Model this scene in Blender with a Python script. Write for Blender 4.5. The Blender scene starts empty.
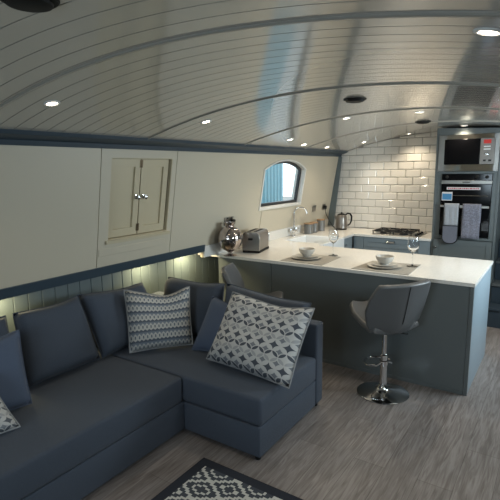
import bpy, bmesh, math, random
from mathutils import Vector, Matrix
random.seed(7)
C = bpy.context.scene.collection
PI = math.pi

# ------------------------------------------------------------------ materials
def newmat(name):
    m = bpy.data.materials.new(name); m.use_nodes = True
    nt = m.node_tree
    return m, nt, nt.nodes['Principled BSDF']

def mat(name, col, rough=.5, metal=0, coat=0, emit=None, estr=0, trans=0, ior=1.45, noise=0, nscale=30, bump=0, bscale=200, sheen=0, coatr=.1, spec=.5):
    m, nt, b = newmat(name)
    b.inputs['Base Color'].default_value = (*col, 1)
    b.inputs['Roughness'].default_value = rough
    b.inputs['Metallic'].default_value = metal
    b.inputs['Coat Weight'].default_value = coat
    b.inputs['Coat Roughness'].default_value = coatr
    b.inputs['Transmission Weight'].default_value = trans
    b.inputs['IOR'].default_value = ior
    b.inputs['Sheen Weight'].default_value = sheen
    b.inputs['Specular IOR Level'].default_value = spec
    if emit:
        b.inputs['Emission Color'].default_value = (*emit, 1); b.inputs['Emission Strength'].default_value = estr
    if noise or bump:
        tc = nt.nodes.new('ShaderNodeTexCoord')
    if noise:
        n = nt.nodes.new('ShaderNodeTexNoise'); n.inputs['Scale'].default_value = nscale; n.inputs['Detail'].default_value = 4
        nt.links.new(tc.outputs['Object'], n.inputs['Vector'])
        r = nt.nodes.new('ShaderNodeValToRGB')
        r.color_ramp.elements[0].position = .3; r.color_ramp.elements[1].position = .7
        r.color_ramp.elements[0].color = (*[c*(1-noise) for c in col], 1)
        r.color_ramp.elements[1].color = (*[min(1, c*(1+noise)) for c in col], 1)
        nt.links.new(n.outputs['Fac'], r.inputs['Fac']); nt.links.new(r.outputs['Color'], b.inputs['Base Color'])
    if bump:
        n2 = nt.nodes.new('ShaderNodeTexNoise'); n2.inputs['Scale'].default_value = bscale; n2.inputs['Detail'].default_value = 2
        nt.links.new(tc.outputs['Object'], n2.inputs['Vector'])
        bp = nt.nodes.new('ShaderNodeBump'); bp.inputs['Strength'].default_value = bump; bp.inputs['Distance'].default_value = .003
        nt.links.new(n2.outputs['Fac'], bp.inputs['Height']); nt.links.new(bp.outputs['Normal'], b.inputs['Normal'])
    return m

class X:
    """little node-maths expression"""
    def __init__(s, nt, out): s.nt = nt; s.o = out
    def _op(s, op, other=None, clamp=False):
        n = s.nt.nodes.new('ShaderNodeMath'); n.operation = op; n.use_clamp = clamp
        s.nt.links.new(s.o, n.inputs[0])
        if other is not None:
            if isinstance(other, X): s.nt.links.new(other.o, n.inputs[1])
            else: n.inputs[1].default_value = other
        return X(s.nt, n.outputs[0])
    def __add__(s, b): return s._op('ADD', b)
    def __sub__(s, b): return s._op('SUBTRACT', b)
    def __mul__(s, b): return s._op('MULTIPLY', b)
    def abs(s): return s._op('ABSOLUTE')
    def frac(s): return s._op('FRACT')
    def floor(s): return s._op('FLOOR')
    def sqrt(s): return s._op('SQRT')
    def lt(s, b): return s._op('LESS_THAN', b)
    def gt(s, b): return s._op('GREATER_THAN', b)
    def mx(s, b): return s._op('MAXIMUM', b)
    def mn(s, b): return s._op('MINIMUM', b)

def uvxy(nt):
    tc = nt.nodes.new('ShaderNodeTexCoord'); sp = nt.nodes.new('ShaderNodeSeparateXYZ')
    nt.links.new(tc.outputs['UV'], sp.inputs[0])
    return X(nt, sp.outputs[0]), X(nt, sp.outputs[1])

def mixc(nt, fac, a, b):
    n = nt.nodes.new('ShaderNodeMix'); n.data_type = 'RGBA'
    nt.links.new(fac.o, n.inputs['Factor'])
    for v, k in ((a, 6), (b, 7)):
        if isinstance(v, tuple): n.inputs[k].default_value = (*v, 1)
        else: nt.links.new(v, n.inputs[k])
    return n.outputs[2]

def weave(nt, b, scale=350, st=.35):
    tc = nt.nodes.new('ShaderNodeTexCoord'); n = nt.nodes.new('ShaderNodeTexNoise'); n.inputs['Scale'].default_value = scale
    nt.links.new(tc.outputs['Object'], n.inputs['Vector'])
    bp = nt.nodes.new('ShaderNodeBump'); bp.inputs['Strength'].default_value = st; bp.inputs['Distance'].default_value = .002
    nt.links.new(n.outputs['Fac'], bp.inputs['Height']); nt.links.new(bp.outputs['Normal'], b.inputs['Normal'])

def petal_mat(name, n, light, dark, mid):
    m, nt, b = newmat(name); b.inputs['Roughness'].default_value = .85
    u, v = uvxy(nt)
    fu = (u*n).frac() - .5; fv = (v*n + .5).frac() - .5
    row = ((v*n + .5).floor()*.5).frac().lt(.25)         # alternate rows
    inv = row*-1.0 + 1.0
    au, av = fu.abs(), fv.abs()
    r0 = (fu*fu + fv*fv).sqrt(); r1 = ((au-.5)*(au-.5) + (av-.5)*(av-.5)).sqrt()
    petal = r0.mx(r1).lt(.475)
    star = r1.gt(.505)*r0.lt(.49)
    outer = r0.gt(.55)
    c = mixc(nt, star*inv, light, dark)
    c = mixc(nt, outer, c, mid)
    c = mixc(nt, petal*row*fv.gt(0.0), c, dark)
    c3 = mixc(nt, petal*row*fv.lt(0.0), c, tuple((a+b_)/2 for a, b_ in zip(light, mid)))
    nt.links.new(c3, b.inputs['Base Color']); weave(nt, b)
    return m

def chevron_mat(name):
    m, nt, b = newmat(name); b.inputs['Roughness'].default_value = .85
    u, v = uvxy(nt)
    tri = ((u*16).frac() - .5).abs()*2.0
    p = (v*6.2 + .2).frac()
    c = mixc(nt, (p - tri*.16).lt(.13), (.46, .455, .43), (.085, .105, .135))
    c = mixc(nt, (p + tri*.22).gt(.90), c, (.16, .19, .23))
    c = mixc(nt, (p-.52).abs().lt(.14)*tri.lt(.34), c, (.13, .15, .18))
    c = mixc(nt, (p-.74).abs().lt(.07)*tri.gt(.62), c, (.22, .25, .28))
    nt.links.new(c, b.inputs['Base Color']); weave(nt, b)
    return m

def rug_mat(name, W, L):
    m, nt, b = newmat(name); b.inputs['Roughness'].default_value = .95; b.inputs['Specular IOR Level'].default_value = .1
    u, v = uvxy(nt)     # u,v in metres
    sx = ((u - .178).__mul__(1/.27) + .5).frac() - .5
    sy = ((v - .242).__mul__(1/.17) + .5).frac() - .5
    dq = ((sx.abs()*18).floor()*(1/18)) + ((sy.abs()*12).floor()*(1/12))
    e = dq.mn(dq*-1.0 + .9)
    li = (e.gt(.385) + (e-.17).abs().lt(.045)).mn(1.0)
    bu = (u - W/2).abs().gt(W/2-.062); bv = (v - L/2).abs().gt(L/2-.062)
    border = bu.mx(bv)
    c = mixc(nt, li, (.055, .062, .075), (.48, .48, .45))
    c = mixc(nt, border, c, (.028, .031, .040))
    nt.links.new(c, b.inputs['Base Color']); weave(nt, b, 250, .6)
    return m

def floor_mat():
    m, nt, b = newmat('grey oak laminate')
    tc = nt.nodes.new('ShaderNodeTexCoord')
    mp = nt.nodes.new('ShaderNodeMapping'); mp.inputs['Rotation'].default_value = (0, 0, PI/2)
    nt.links.new(tc.outputs['Object'], mp.inputs['Vector'])
    br = nt.nodes.new('ShaderNodeTexBrick'); br.offset = .37
    br.inputs['Scale'].default_value = 1; br.inputs['Brick Width'].default_value = 1.29; br.inputs['Row Height'].default_value = .193
    br.inputs['Mortar Size'].default_value = .0016; br.inputs['Mortar Smooth'].default_value = .3; br.inputs['Bias'].default_value = 0
    br.inputs['Color1'].default_value = (.165, .150, .145, 1); br.inputs['Color2'].default_value = (.225, .205, .198, 1); br.inputs['Mortar'].default_value = (.09, .08, .07, 1)
    nt.links.new(mp.outputs[0], br.inputs['Vector'])
    m2 = nt.nodes.new('ShaderNodeMapping'); m2.inputs['Scale'].default_value = (20, 1.5, 1)
    nt.links.new(tc.outputs['Object'], m2.inputs['Vector'])
    n = nt.nodes.new('ShaderNodeTexNoise'); n.inputs['Scale'].default_value = 2.2; n.inputs['Detail'].default_value = 8; n.inputs['Distortion'].default_value = 1.6
    nt.links.new(m2.outputs[0], n.inputs['Vector'])
    r = nt.nodes.new('ShaderNodeValToRGB'); r.color_ramp.elements[0].position = .33; r.color_ramp.elements[0].color = (.66, .62, .59, 1)
    r.color_ramp.elements[1].position = .66; r.color_ramp.elements[1].color = (1.25, 1.25, 1.24, 1)
    nt.links.new(n.outputs['Fac'], r.inputs['Fac'])
    mx = nt.nodes.new('ShaderNodeMix'); mx.data_type = 'RGBA'; mx.blend_type = 'MULTIPLY'; mx.inputs['Factor'].default_value = 1
    nt.links.new(br.outputs['Color'], mx.inputs[6]); nt.links.new(r.outputs['Color'], mx.inputs[7])
    nt.links.new(mx.outputs[2], b.inputs['Base Color'])
    b.inputs['Roughness'].default_value = .42
    bp = nt.nodes.new('ShaderNodeBump'); bp.inputs['Strength'].default_value = .25; bp.inputs['Distance'].default_value = .002
    nt.links.new(n.outputs['Fac'], bp.inputs['Height']); nt.links.new(bp.outputs['Normal'], b.inputs['Normal'])
    return m

M = dict(
    cream=mat('cream satin paint', (.56, .505, .40), .42),
    cream2=mat('cupboard cream paint', (.55, .475, .33), .38),
    navy=mat('dark slate blue paint', (.034, .054, .074), .40),
    hull=mat('blue grey board paint', (.115, .145, .155), .45),
    ceil=mat('white satin ceiling board', (.47, .44, .385), .24, coat=1, coatr=.10),
    joint=mat('grey joint strip', (.36, .34, .30), .35),
    groove=mat('ceiling groove', (.29, .27, .235), .6),
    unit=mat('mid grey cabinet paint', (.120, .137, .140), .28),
    unit_daylit=mat('cabinet paint lightened as daylit', (.26, .33, .38), .32),  # bar end only: side light put into a paler cabinet colour
    kit=mat('blue grey kitchen door paint', (.21, .25, .275), .35),
    quartz=mat('white speckled quartz', (.74, .725, .69), .16, noise=.07, nscale=90),
    tile=mat('white glazed tile', (.72, .70, .66), .10),
    grout=mat('grey grout', (.30, .29, .27), .9),
    steel=mat('brushed steel', (.36, .345, .32), .30, 1),
    chrome=mat('polished chrome', (.75, .75, .76), .05, 1),
    brass=mat('dark bronze hinge', (.16, .12, .08), .4, 1),
    black=mat('black glass', (.004, .004, .005), .08, spec=.3),
    blackp=mat('black plastic', (.010, .010, .010), .55, spec=.25),
    iron=mat('cast iron', (.015, .015, .015), .55),
    sofa=mat('charcoal woven fabric', (.050, .064, .090), .9, noise=.22, nscale=380, bump=.5, bscale=420, sheen=.08),
    denim=mat('plain denim blue fabric', (.075, .10, .155), .9, noise=.15, nscale=380, bump=.5, bscale=420, sheen=.08),
    pip=mat('pale piping', (.26, .27, .28), .8),
    leather=mat('grey leatherette', (.095, .098, .102), .40, bump=.15, bscale=160),
    cer=mat('glazed stoneware', (.50, .48, .44), .22),
    sink=mat('white ceramic', (.75, .77, .78), .10),
    mercury=mat('mercury glass', (.50, .44, .42), .07, 1, noise=.35, nscale=9),
    clear=mat('clear glass', (.93, .94, .95), .0, trans=1, ior=1.45),
    kettle=mat('taupe kettle enamel', (.22, .20, .18), .28, .6),
    can=mat('grey enamel tin', (.20, .20, .195), .35, .3),
    wood=mat('pale wooden lid', (.32, .20, .11), .5, noise=.25, nscale=25),
    matw=mat('grey woven placemat', (.29, .275, .245), .85, noise=.35, nscale=240, bump=.6, bscale=260),
    towel=mat('mauve grey towel', (.20, .20, .245), .95, noise=.30, nscale=70, bump=.8, bscale=90),
    mitt=mat('pale quilted oven glove', (.36, .37, .40), .95, noise=.15, nscale=120, bump=.7, bscale=120),
    mittp=mat('slate glove pocket', (.15, .155, .19), .95, noise=.2, nscale=120),
    white=mat('white plastic', (.75, .75, .74), .4),
    frame=mat('dark bronze window frame', (.022, .024, .028), .35),
    reveal=mat('white window lining', (.72, .70, .66), .35),
    teal=mat('teal corrugated steel', (.19, .36, .42), .5),
    emit=mat('warm lamp diffuser', (1, .9, .75), .5, emit=(1, .86, .66), estr=30),
    lednight=mat('small warm strip lamp', (1, .9, .6), .5, emit=(1, .80, .42), estr=6),
    red=mat('red display', (.25, .01, .008), .3, emit=(.9, .06, .04), estr=.35),
    stickw=mat('white sticker', (.70, .66, .66), .5),
    stickr=mat('sticker red print', (.45, .06, .08), .5),
    stickb=mat('blue energy label', (.07, .24, .45), .5),
    stair=mat('dark blue stair paint', (.026, .040, .055), .4),
    tread=mat('worn blue nosing', (.075, .085, .09), .45),
    ground=mat('grey quay ground', (.25, .25, .24), .9),
    petal=petal_mat('grey petal print', 7, (.50, .50, .49), (.065, .075, .095), (.18, .195, .22)),
    petal2=petal_mat('grey petal print large', 6, (.48, .48, .47), (.10, .11, .13), (.20, .21, .23)),
    chev=chevron_mat('zigzag print'),
    floor=floor_mat(),
)

def pane_mat():
    m, nt, b = newmat('window glass'); nt.nodes.remove(b)
    out = nt.nodes['Material Output']
    tr = nt.nodes.new('ShaderNodeBsdfTransparent'); tr.inputs[0].default_value = (.93, .96, .95, 1)
    gl = nt.nodes.new('ShaderNodeBsdfGlossy'); gl.inputs['Roughness'].default_value = .02
    
    mx = nt.nodes.new('ShaderNodeMixShader')
    mx.inputs[0].default_value = .05; nt.links.new(tr.outputs[0], mx.inputs[1]); nt.links.new(gl.outputs[0], mx.inputs[2])
    nt.links.new(mx.outputs[0], out.inputs['Surface'])
    return m
M['pane'] = pane_mat()

# ------------------------------------------------------------------ mesh helpers
def xf(T, p):
    p = Vector(p)
    return T @ p if T is not None else p

def box(bm, lo, hi, T=None, bev=0):
    x0, y0, z0 = lo; x1, y1, z1 = hi
    P = [(x0,y0,z0),(x1,y0,z0),(x1,y1,z0),(x0,y1,z0),(x0,y0,z1),(x1,y0,z1),(x1,y1,z1),(x0,y1,z1)]
    v = [bm.verts.new(xf(T, p)) for p in P]
    fs = [bm.faces.new([v[i] for i in f]) for f in ((0,3,2,1),(4,5,6,7),(0,1,5,4),(1,2,6,5),(2,3,7,6),(3,0,4,7))]
    if bev:
        es = list({e for f in fs for e in f.edges})
        bmesh.ops.bevel(bm, geom=es, offset=bev, segments=3, profile=.5, affect='EDGES')

def lathe(bm, prof, seg=32, T=None, cap=True):
    rings = []
    for r, z in prof:
        if r < 1e-6: rings.append([bm.verts.new(xf(T, (0, 0, z)))])
        else: rings.append([bm.verts.new(xf(T, (r*math.cos(2*PI*k/seg), r*math.sin(2*PI*k/seg), z))) for k in range(seg)])
    for a, b in zip(rings, rings[1:]):
        for k in range(seg):
            k2 = (k+1) % seg
            if len(a) == 1 and len(b) == 1: continue
            if len(a) == 1: bm.faces.new((a[0], b[k2], b[k]))
            elif len(b) == 1: bm.faces.new((a[k], a[k2], b[0]))
            else: bm.faces.new((a[k], a[k2], b[k2], b[k]))
    if cap:
        if len(rings[0]) > 1: bm.faces.new(list(reversed(rings[0])))
        if len(rings[-1]) > 1: bm.faces.new(rings[-1])

def tube(bm, pts, r, seg=10, closed=False, T=None, cap=True):
    pts = [xf(T, p) for p in pts]; n = len(pts)
    rr = r if isinstance(r, (list, tuple)) else [r]*n
    rings = []; prev = None
    for i, p in enumerate(pts):
        a = pts[(i-1) % n] if (closed or i > 0) else p
        b = pts[(i+1) % n] if (closed or i < n-1) else p
        t = (b-a).normalized()
        if prev is None:
            ref = Vector((0,0,1)) if abs(t.z) < .9 else Vector((1,0,0))
            nn = t.cross(ref).normalized()
        else:
            nn = (prev - t*prev.dot(t)).normalized()
        prev = nn; bb = t.cross(nn)
        rings.append([bm.verts.new(p + rr[i]*(nn*math.cos(2*PI*k/seg)+bb*math.sin(2*PI*k/seg))) for k in range(seg)])
    m = n if closed else n-1
    for i in range(m):
        a, b = rings[i], rings[(i+1) % n]
        for k in range(seg):
            bm.faces.new((a[k], a[(k+1) % seg], b[(k+1) % seg], b[k]))
    if not closed and cap:
        bm.faces.new(list(reversed(rings[0]))); bm.faces.new(rings[-1])

def prism(bm, poly, axis, a, b, T=None):
    """extrude a 2D polygon (in the two other axes) from a to b along axis"""
    def P(q, s):
        if axis == 'y': return (q[0], s, q[1])
        if axis == 'x': return (s, q[0], q[1])
        return (q[0], q[1], s)
    v0 = [bm.verts.new(xf(T, P(q, a))) for q in poly]; v1 = [bm.verts.new(xf(T, P(q, b))) for q in poly]
    bm.faces.new(list(reversed(v0))); bm.faces.new(v1); n = len(poly)
    for i in range(n): bm.faces.new((v0[i], v0[(i+1) % n], v1[(i+1) % n], v1[i]))

def BM(): return bmesh.new()

def finish(name, bm, m, parent=None, smooth=True, ang=35, bev=0, seg=2, origin=None, sub=0):
    bmesh.ops.remove_doubles(bm, verts=bm.verts, dist=1e-6)
    bmesh.ops.recalc_face_normals(bm, faces=bm.faces)
    me = bpy.data.meshes.new(name)
    off = Vector((0,0,0))
    if parent is not None:
        off = parent['_o'] if '_o' in parent else None
        off = Vector(off) if off is not None else Vector((0,0,0))
    else:
        if origin is not None: off = Vector(origin)
        elif bm.verts:
            xs = [v.co for v in bm.verts]
            off = Vector(((min(p.x for p in xs)+max(p.x for p in xs))/2, (min(p.y for p in xs)+max(p.y for p in xs))/2, min(p.z for p in xs)))
    for v in bm.verts: v.co -= off
    if smooth:
        for f in bm.faces: f.smooth = True
        for e in bm.edges:
            if len(e.link_faces) == 2 and e.calc_face_angle(0) > math.radians(ang): e.smooth = False
    bm.to_mesh(me); bm.free()
    me.materials.append(m)
    o = bpy.data.objects.new(name, me); C.objects.link(o)
    if parent is not None: o.parent = parent
    else: o.location = off
    o['_o'] = tuple(off)
    if bev:
        b = o.modifiers.new('bevel', 'BEVEL'); b.width = bev; b.segments = seg; b.limit_method = 'ANGLE'; b.angle_limit = math.radians(40)
    if sub:
        s = o.modifiers.new('sub', 'SUBSURF'); s.levels = sub; s.render_levels = sub
    return o

def tag(o, label, cat, group=None):
    o['label'] = label; o['category'] = cat
    if group: o['group'] = group
    return o
def struct(o): o['kind'] = 'structure'; return o
def thing(name, label, cat, loc=(0,0,0), group=None, local=False):
    o = bpy.data.objects.new(name, None); o.empty_display_size = .1; C.objects.link(o); o.location = loc
    o['_o'] = (0,0,0) if local else tuple(loc)
    return tag(o, label, cat, group)
def copy_thing(root, loc, rz=None, label=None):
    r = root.copy(); C.objects.link(r); r.location = loc
    if rz is not None: r.rotation_euler = (0, 0, rz)
    if label: r['label'] = label
    for ch in list(root.children):
        c = ch.copy(); C.objects.link(c); c.parent = r
        for g in list(ch.children):
            d = g.copy(); C.objects.link(d); d.parent = c
    return r
def bx(name, lo, hi, m, parent=None, bev=.002, T=None):
    b = BM(); box(b, lo, hi, T); return finish(name, b, m, parent, bev=bev)

def Rz(a): return Matrix.Rotation(a, 4, 'Z')
def Tr(p): return Matrix.Translation(Vector(p))

# ------------------------------------------------------------------ the hull
CX, ZC, RR = -1.2076, 2.2643, 5.254
YF = 6.63; YB = -1.6
SL = .171
def xl(z): return -2.825 - SL*(2-z)
def xr(z): return 2*CX - xl(z)
def zc(x): return ZC - RR + math.sqrt(RR*RR-(x-CX)**2)
K = math.sqrt(1+SL*SL)
# wall plane frames: u along the boat, v up the slope from z=1, n into the room
WL = Matrix(((0, SL/K, 1/K, xl(1)), (1, 0, 0, 0), (0, 1/K, -SL/K, 1), (0, 0, 0, 1)))
WR = Matrix(((0, -SL/K, -1/K, xr(1)), (1, 0, 0, 0), (0, 1/K, -SL/K, 1), (0, 0, 0, 1)))
def vz(z): return (z-1)*K
HX = -3.26; HXR = 2*CX - HX

# floor
b = BM(); box(b, (HX-.05, YB, -.04), (HXR+.05, YF+.1, 0)); struct(finish('floor', b, M['floor'], origin=(0,0,0)))

# ceiling of curved boards with grooves
b = BM()
NX = 56
xs = [(-2.90) + i*(2*CX+2.90+2.90)/NX for i in range(NX+1)]
def strip(bm, y0, y1, dz0, dz1, mi=0):
    a = [bm.verts.new((x, y0, zc(x)+dz0)) for x in xs]; c = [bm.verts.new((x, y1, zc(x)+dz1)) for x in xs]
    for i in range(NX):
        f = bm.faces.new((a[i], c[i], c[i+1], a[i+1])); f.smooth = True; f.material_index = mi
Y1, S = 1.328, 1.312
gro = []
joints = [Y1+i*S for i in range(-2, 4)]
for J in joints[:5]:
    if J > 3.9: continue
    gro += [J+.13+.105*k for k in range(12) if J+.13+.105*k < J+S-.02]
gro = sorted(g for g in gro if YB < g < 3.93)
y = YB
g2 = .003
for g in gro:
    strip(b, y, g-g2, 0, 0); strip(b, g-g2, g, 0, .004, 1); strip(b, g, g+g2, .004, 0, 1); y = g+g2
strip(b, y, YF+.1, 0, 0)
me = bpy.data.meshes.new('ceiling'); b.to_mesh(me); b.free()
me.materials.append(M['ceil']); me.materials.append(M['groove'])
ceil = bpy.data.objects.new('ceiling', me); C.objects.link(ceil); struct(ceil)
# roof skin over the lining so no light leaks in
b = BM()
strip(b, YB-.1, YF+.2, .09, .09); struct(finish('ceiling_outer', b, M['navy'], origin=(0,0,0)))
b = BM()
# cover strips over the board joints, one each
tn = 1
for J in joints:
    if J > YF or J < YB: continue
    b = BM()
    sec = [(-.011, .002), (-.011, -.006), (-.006, -.010), (.006, -.010), (.011, -.006), (.011, .002)]
    rings = [[b.verts.new((x, J+dy, zc(x)+dz)) for dy, dz in [(a_*.75, c_*.8) for a_, c_ in sec]] for x in xs]
    for r0, r1 in zip(rings, rings[1:]):
        for k in range(6): b.faces.new((r0[k], r0[(k+1) % 6], r1[(k+1) % 6], r1[k]))
    struct(finish('trim_%d' % tn, b, M['joint'], origin=(0,0,0))); tn += 1

# outline slab with holes, built on a wall plane
def slab(name, outline, holes, n0, n1, W, m, parent=None, bev=0):
    cu = bpy.data.curves.new(name, 'CURVE'); cu.dimensions = '2D'; cu.fill_mode = 'BOTH'; cu.extrude = abs(n1-n0)/2
    for poly in [outline]+holes:
        sp = cu.splines.new('POLY'); sp.points.add(len(poly)-1); sp.use_cyclic_u = True
        for p, q in zip(sp.points, poly): p.co = (q[0], q[1], 0, 1)
    to = bpy.data.objects.new('tmp', cu); C.objects.link(to)
    dg = bpy.context.evaluated_depsgraph_get(); me = bpy.data.meshes.new_from_object(to.evaluated_get(dg))
    bpy.data.objects.remove(to); bpy.data.curves.remove(cu)
    bm = BM(); bm.from_mesh(me); bpy.data.meshes.remove(me)
    bmesh.ops.translate(bm, verts=bm.verts, vec=(0, 0, (n0+n1)/2))
    bmesh.ops.transform(bm, matrix=W, verts=bm.verts)
    for f in bm.faces: f.material_index = 0
    return finish(name, bm, m, parent, bev=bev, ang=40)
def rect(u0, v0, u1, v1): return [(u0,v0),(u1,v0),(u1,v1),(u0,v1)]
def arch(u0, v0, u1, v1, va, taper=0, seg=16):
    """rectangle whose head is a shallow arc from v1 at the sides to va at the crown"""
    h = va-v1; w = (u1-u0)/2; R = (w*w+h*h)/(2*h); cu_ = (u0+u1)/2
    pts = [(u0, v0), (u1, v0)]
    for k in range(seg+1):
        t = 1-2*k/seg; x = cu_+w*t
        pts.append((x, va-R+math.sqrt(R*R-(w*t)**2)))
    return pts
WU0, WU1, WV0, WV1, WVA = 4.57, 5.56, vz(1.345), vz(1.785), vz(1.895)
win = arch(WU0, WV0, WU1, WV1, WVA)
shutter_hole = rect(2.385, vz(1.262), 3.045, vz(1.898))
TOPV = vz(2.09)
# left cabin side: three panels with fine shadow joints
struct(slab('wall_left', rect(YB, vz(1.0), 2.286, TOPV), [], -.03, 0, WL, M['cream'], bev=.002))
struct(slab('wall_left_forward', rect(2.292, vz(1.0), 3.098, TOPV), [shutter_hole], -.03, 0, WL, M['cream'], bev=.002))
struct(slab('wall_left_galley', [(3.104, vz(1.0)), (3.6, vz(1.0)), (3.6, vz(.9205)), (YF+.02, vz(.9205)), (YF+.02, TOPV), (3.104, TOPV)], [win], -.03, 0, WL, M['cream'], bev=0))
# backing behind the shutters
# lower rail board under the shutters and light upper board lines
struct(slab('trim_10', rect(2.30, vz(1.14), 3.02, vz(1.20)), [], 0, .006, WL, M['cream'], bev=.003))
# cornice rail
def rail(name, sgn):
    b = BM()
    sec = [(xl(1.962)-.02, 1.962), (xl(1.962)+.022, 1.962), (xl(1.99)+.028, 1.995), (xl(1.99)+.06, 2.002), (-2.715, 2.022), (-2.705, 2.047), (-2.72, 2.075), (-2.92, 2.06)]
    if sgn < 0: sec = [(2*CX-x, z) for x, z in sec]
    prism(b, sec, 'y', YB, YF-.002)
    return struct(finish(name, b, M['navy'], origin=(0,0,0), bev=.002))
rail('trim_11', 1); rail('trim_12', -1)
# gunwale shelf with fascia over the lower hull lining
def gun(name, sgn, y1):
    b = BM()
    sec = [(xl(1.056)+.002, 1.056), (xl(1.056)+.022, 1.056), (xl(.985)+.022, .985), (HX, .985), (HX, 1.0), (xl(1.0)+.002, 1.0)]
    if sgn < 0: sec = [(2*CX-x, z) for x, z in sec]
    prism(b, sec, 'y', YB, y1)
    return struct(finish(name, b, M['navy'], origin=(0,0,0), bev=.0015))
gun('trim_13', 1, 3.60); gun('trim_14', -1, YF)
# strip at the corner of the far bulkhead
b = BM(); prism(b, [(xl(1.96)-.03, 1.962), (xl(1.96)+.05, 1.962), (xl(1.0)+.10, .94), (xl(1.0)-.0, .94)], 'y', 6.575, 6.60)
struct(finish('trim_15', b, M['hull'], origin=(0,0,0)))
# lower hull lining: vertical boards with V joints
def lining(name, X0, sgn):
    b = BM(); yy = YB; w = .112
    while yy < YF-.01:
        y1 = min(yy+w, YF)
        prism(b, [(X0-sgn*.02, yy), (X0-sgn*.02, y1), (X0-sgn*.006, y1), (X0, y1-.006), (X0, yy+.006), (X0-sgn*.006, yy)], 'z', 0, 1.0)
        yy = y1
    return struct(finish(name, b, M['hull'], origin=(0,0,0), smooth=False))
lining('wall_left_lower', HX, 1); lining('wall_right_lower', HXR, -1)
# right cabin side; its unseen window and side hatch are added to let light in
holes = [arch(u, vz(1.42), u+.9, vz(1.74), vz(1.84)) for u in (1.85,)] + [rect(4.0, vz(1.08), 5.0, vz(1.9))]
struct(slab('wall_right', rect(YB, vz(1.0), YF+.02, TOPV), holes, -.03, 0, WR, M['cream'], bev=0))
# bow bulkhead behind the camera with a glazed double door added to let light in
b = BM()
def xzwall(bm, y0, y1, hole):
    n = 24; X0, X1 = HX-.05, HXR+.05
    def top(x): return zc(max(-2.9, min(.49, x)))+.03 if -2.9 <= x <= .49 else 2.03
    pts = [X0+(X1-X0)*i/n for i in range(n+1)]
    hx0, hx1, hz = hole if hole else (9, 9, 0)
    pts = sorted(set(pts+([hx0, hx1] if hole else [])))
    for x0, x1 in zip(pts, pts[1:]):
        z0 = hz if (hole and x0 >= hx0-1e-6 and x1 <= hx1+1e-6) else 0
        prism(bm, [(x0, z0), (x1, z0), (x1, top(x1)), (x0, top(x0))], 'y', y0, y1)
xzwall(b, YB-.05, YB, (-1.9, -.2, 1.85)); struct(finish('wall_back', b, M['cream'], origin=(0,0,0), smooth=False))
for i, (a0, a1) in enumerate(((-1.9, -1.06), (-1.04, -.2))):  # unseen glazed door leaves, added as a way in for light
    d = BM()
    box(d, (a0, YB-.045, 0), (a0+.09, YB-.005, 1.85)); box(d, (a1-.09, YB-.045, 0), (a1, YB-.005, 1.85))
    box(d, (a0+.09, YB-.045, 0), (a1-.09, YB-.005, .95)); box(d, (a0+.09, YB-.045, 1.75), (a1-.09, YB-.005, 1.85))
    dr = struct(finish('door_%d' % (i+1), d, M['unit']))
    bx('door_pane', (a0+.09, YB-.028, .95), (a1-.09, YB-.022, 1.75), M['pane'], dr, bev=0)
# far bulkhead
b = BM(); xzwall(b, YF+.012, YF+.06, None); struct(finish('wall_far', b, M['grout'], origin=(0,0,0), smooth=False))
# metro tiles on the far bulkhead, galley side
b = BM(); row = 0; z = .93; th, tw, gp = .1, .2, .006
zz0 = .922
while zz0 < 2.27:
    x = -3.3 + (0 if row % 2 else -.103)
    while x < -1.33:
        x0, x1 = max(x, -3.25), min(x+tw, -1.335); z0, z1 = zz0, zz0+th
        if x1-x0 > .02:
            xm = (x0+x1)/2
            # clip to the cabin side and the vault
            tz = [min(z1, (zc(px) if px > -2.9 else 2.0)-.002) for px in (x0, x1)]
            if min(tz)-z0 > .012:
                bv = .007
                P = [(x0, z0), (x1, z0), (x1, tz[1]), (x0, tz[0])]
                Q = [(x0+bv, z0+bv), (x1-bv, z0+bv), (x1-bv, max(z0+bv+.001, tz[1]-bv)), (x0+bv, max(z0+bv+.001, tz[0]-bv))]
                outer = [b.verts.new((px, YF+.012, pz)) for px, pz in P]
                mid = [b.verts.new((px, YF+.005, pz)) for px, pz in P]
                inn = [b.verts.new((px, YF, pz)) for px, pz in Q]
                for A, B_ in ((outer, mid), (mid, inn)):
                    for k in range(4): b.faces.new((A[k], A[(k+1) % 4], B_[(k+1) % 4], B_[k]))
                b.faces.new(inn)
        x += tw+gp
    zz0 += th+gp; row += 1
o = finish('wall_far_tiles', b, M['tile'], origin=(0,0,0), smooth=False); struct(o)
# plain board of the bulkhead right of the oven housing
struct(bx('wall_far_right', (-1.33, YF-.004, 0), (HXR, YF+.008, 2.3), M['unit'], bev=0))

# ------------------------------------------------------------------ left window
w = slab('window_1', arch(WU0-.022, WV0-.022, WU1+.022, WV1+.01, WVA+.016), [win], -.002, .012, WL, M['reveal'], bev=.003); struct(w)
fr = arch(WU0+.004, WV0+.004, WU1-.004, WV1, WVA-.004); fi = arch(WU0+.024, WV0+.040, WU1-.045, WV1-.02, WVA-.04)
wf = slab('window_frame', fr, [fi], -.075, -.045, WL, M['frame'], w, bev=.002)
slab('window_lining', win, [arch(WU0+.006, WV0+.006, WU1-.006, WV1-.002, WVA-.006)], -.13, -.002, WL, M['reveal'], w)
slab('window_pane', arch(WU0+.03, WV0+.04, WU1-.035, WV1-.015, WVA-.04), [], -.062, -.057, WL, M['pane'], w)
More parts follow.
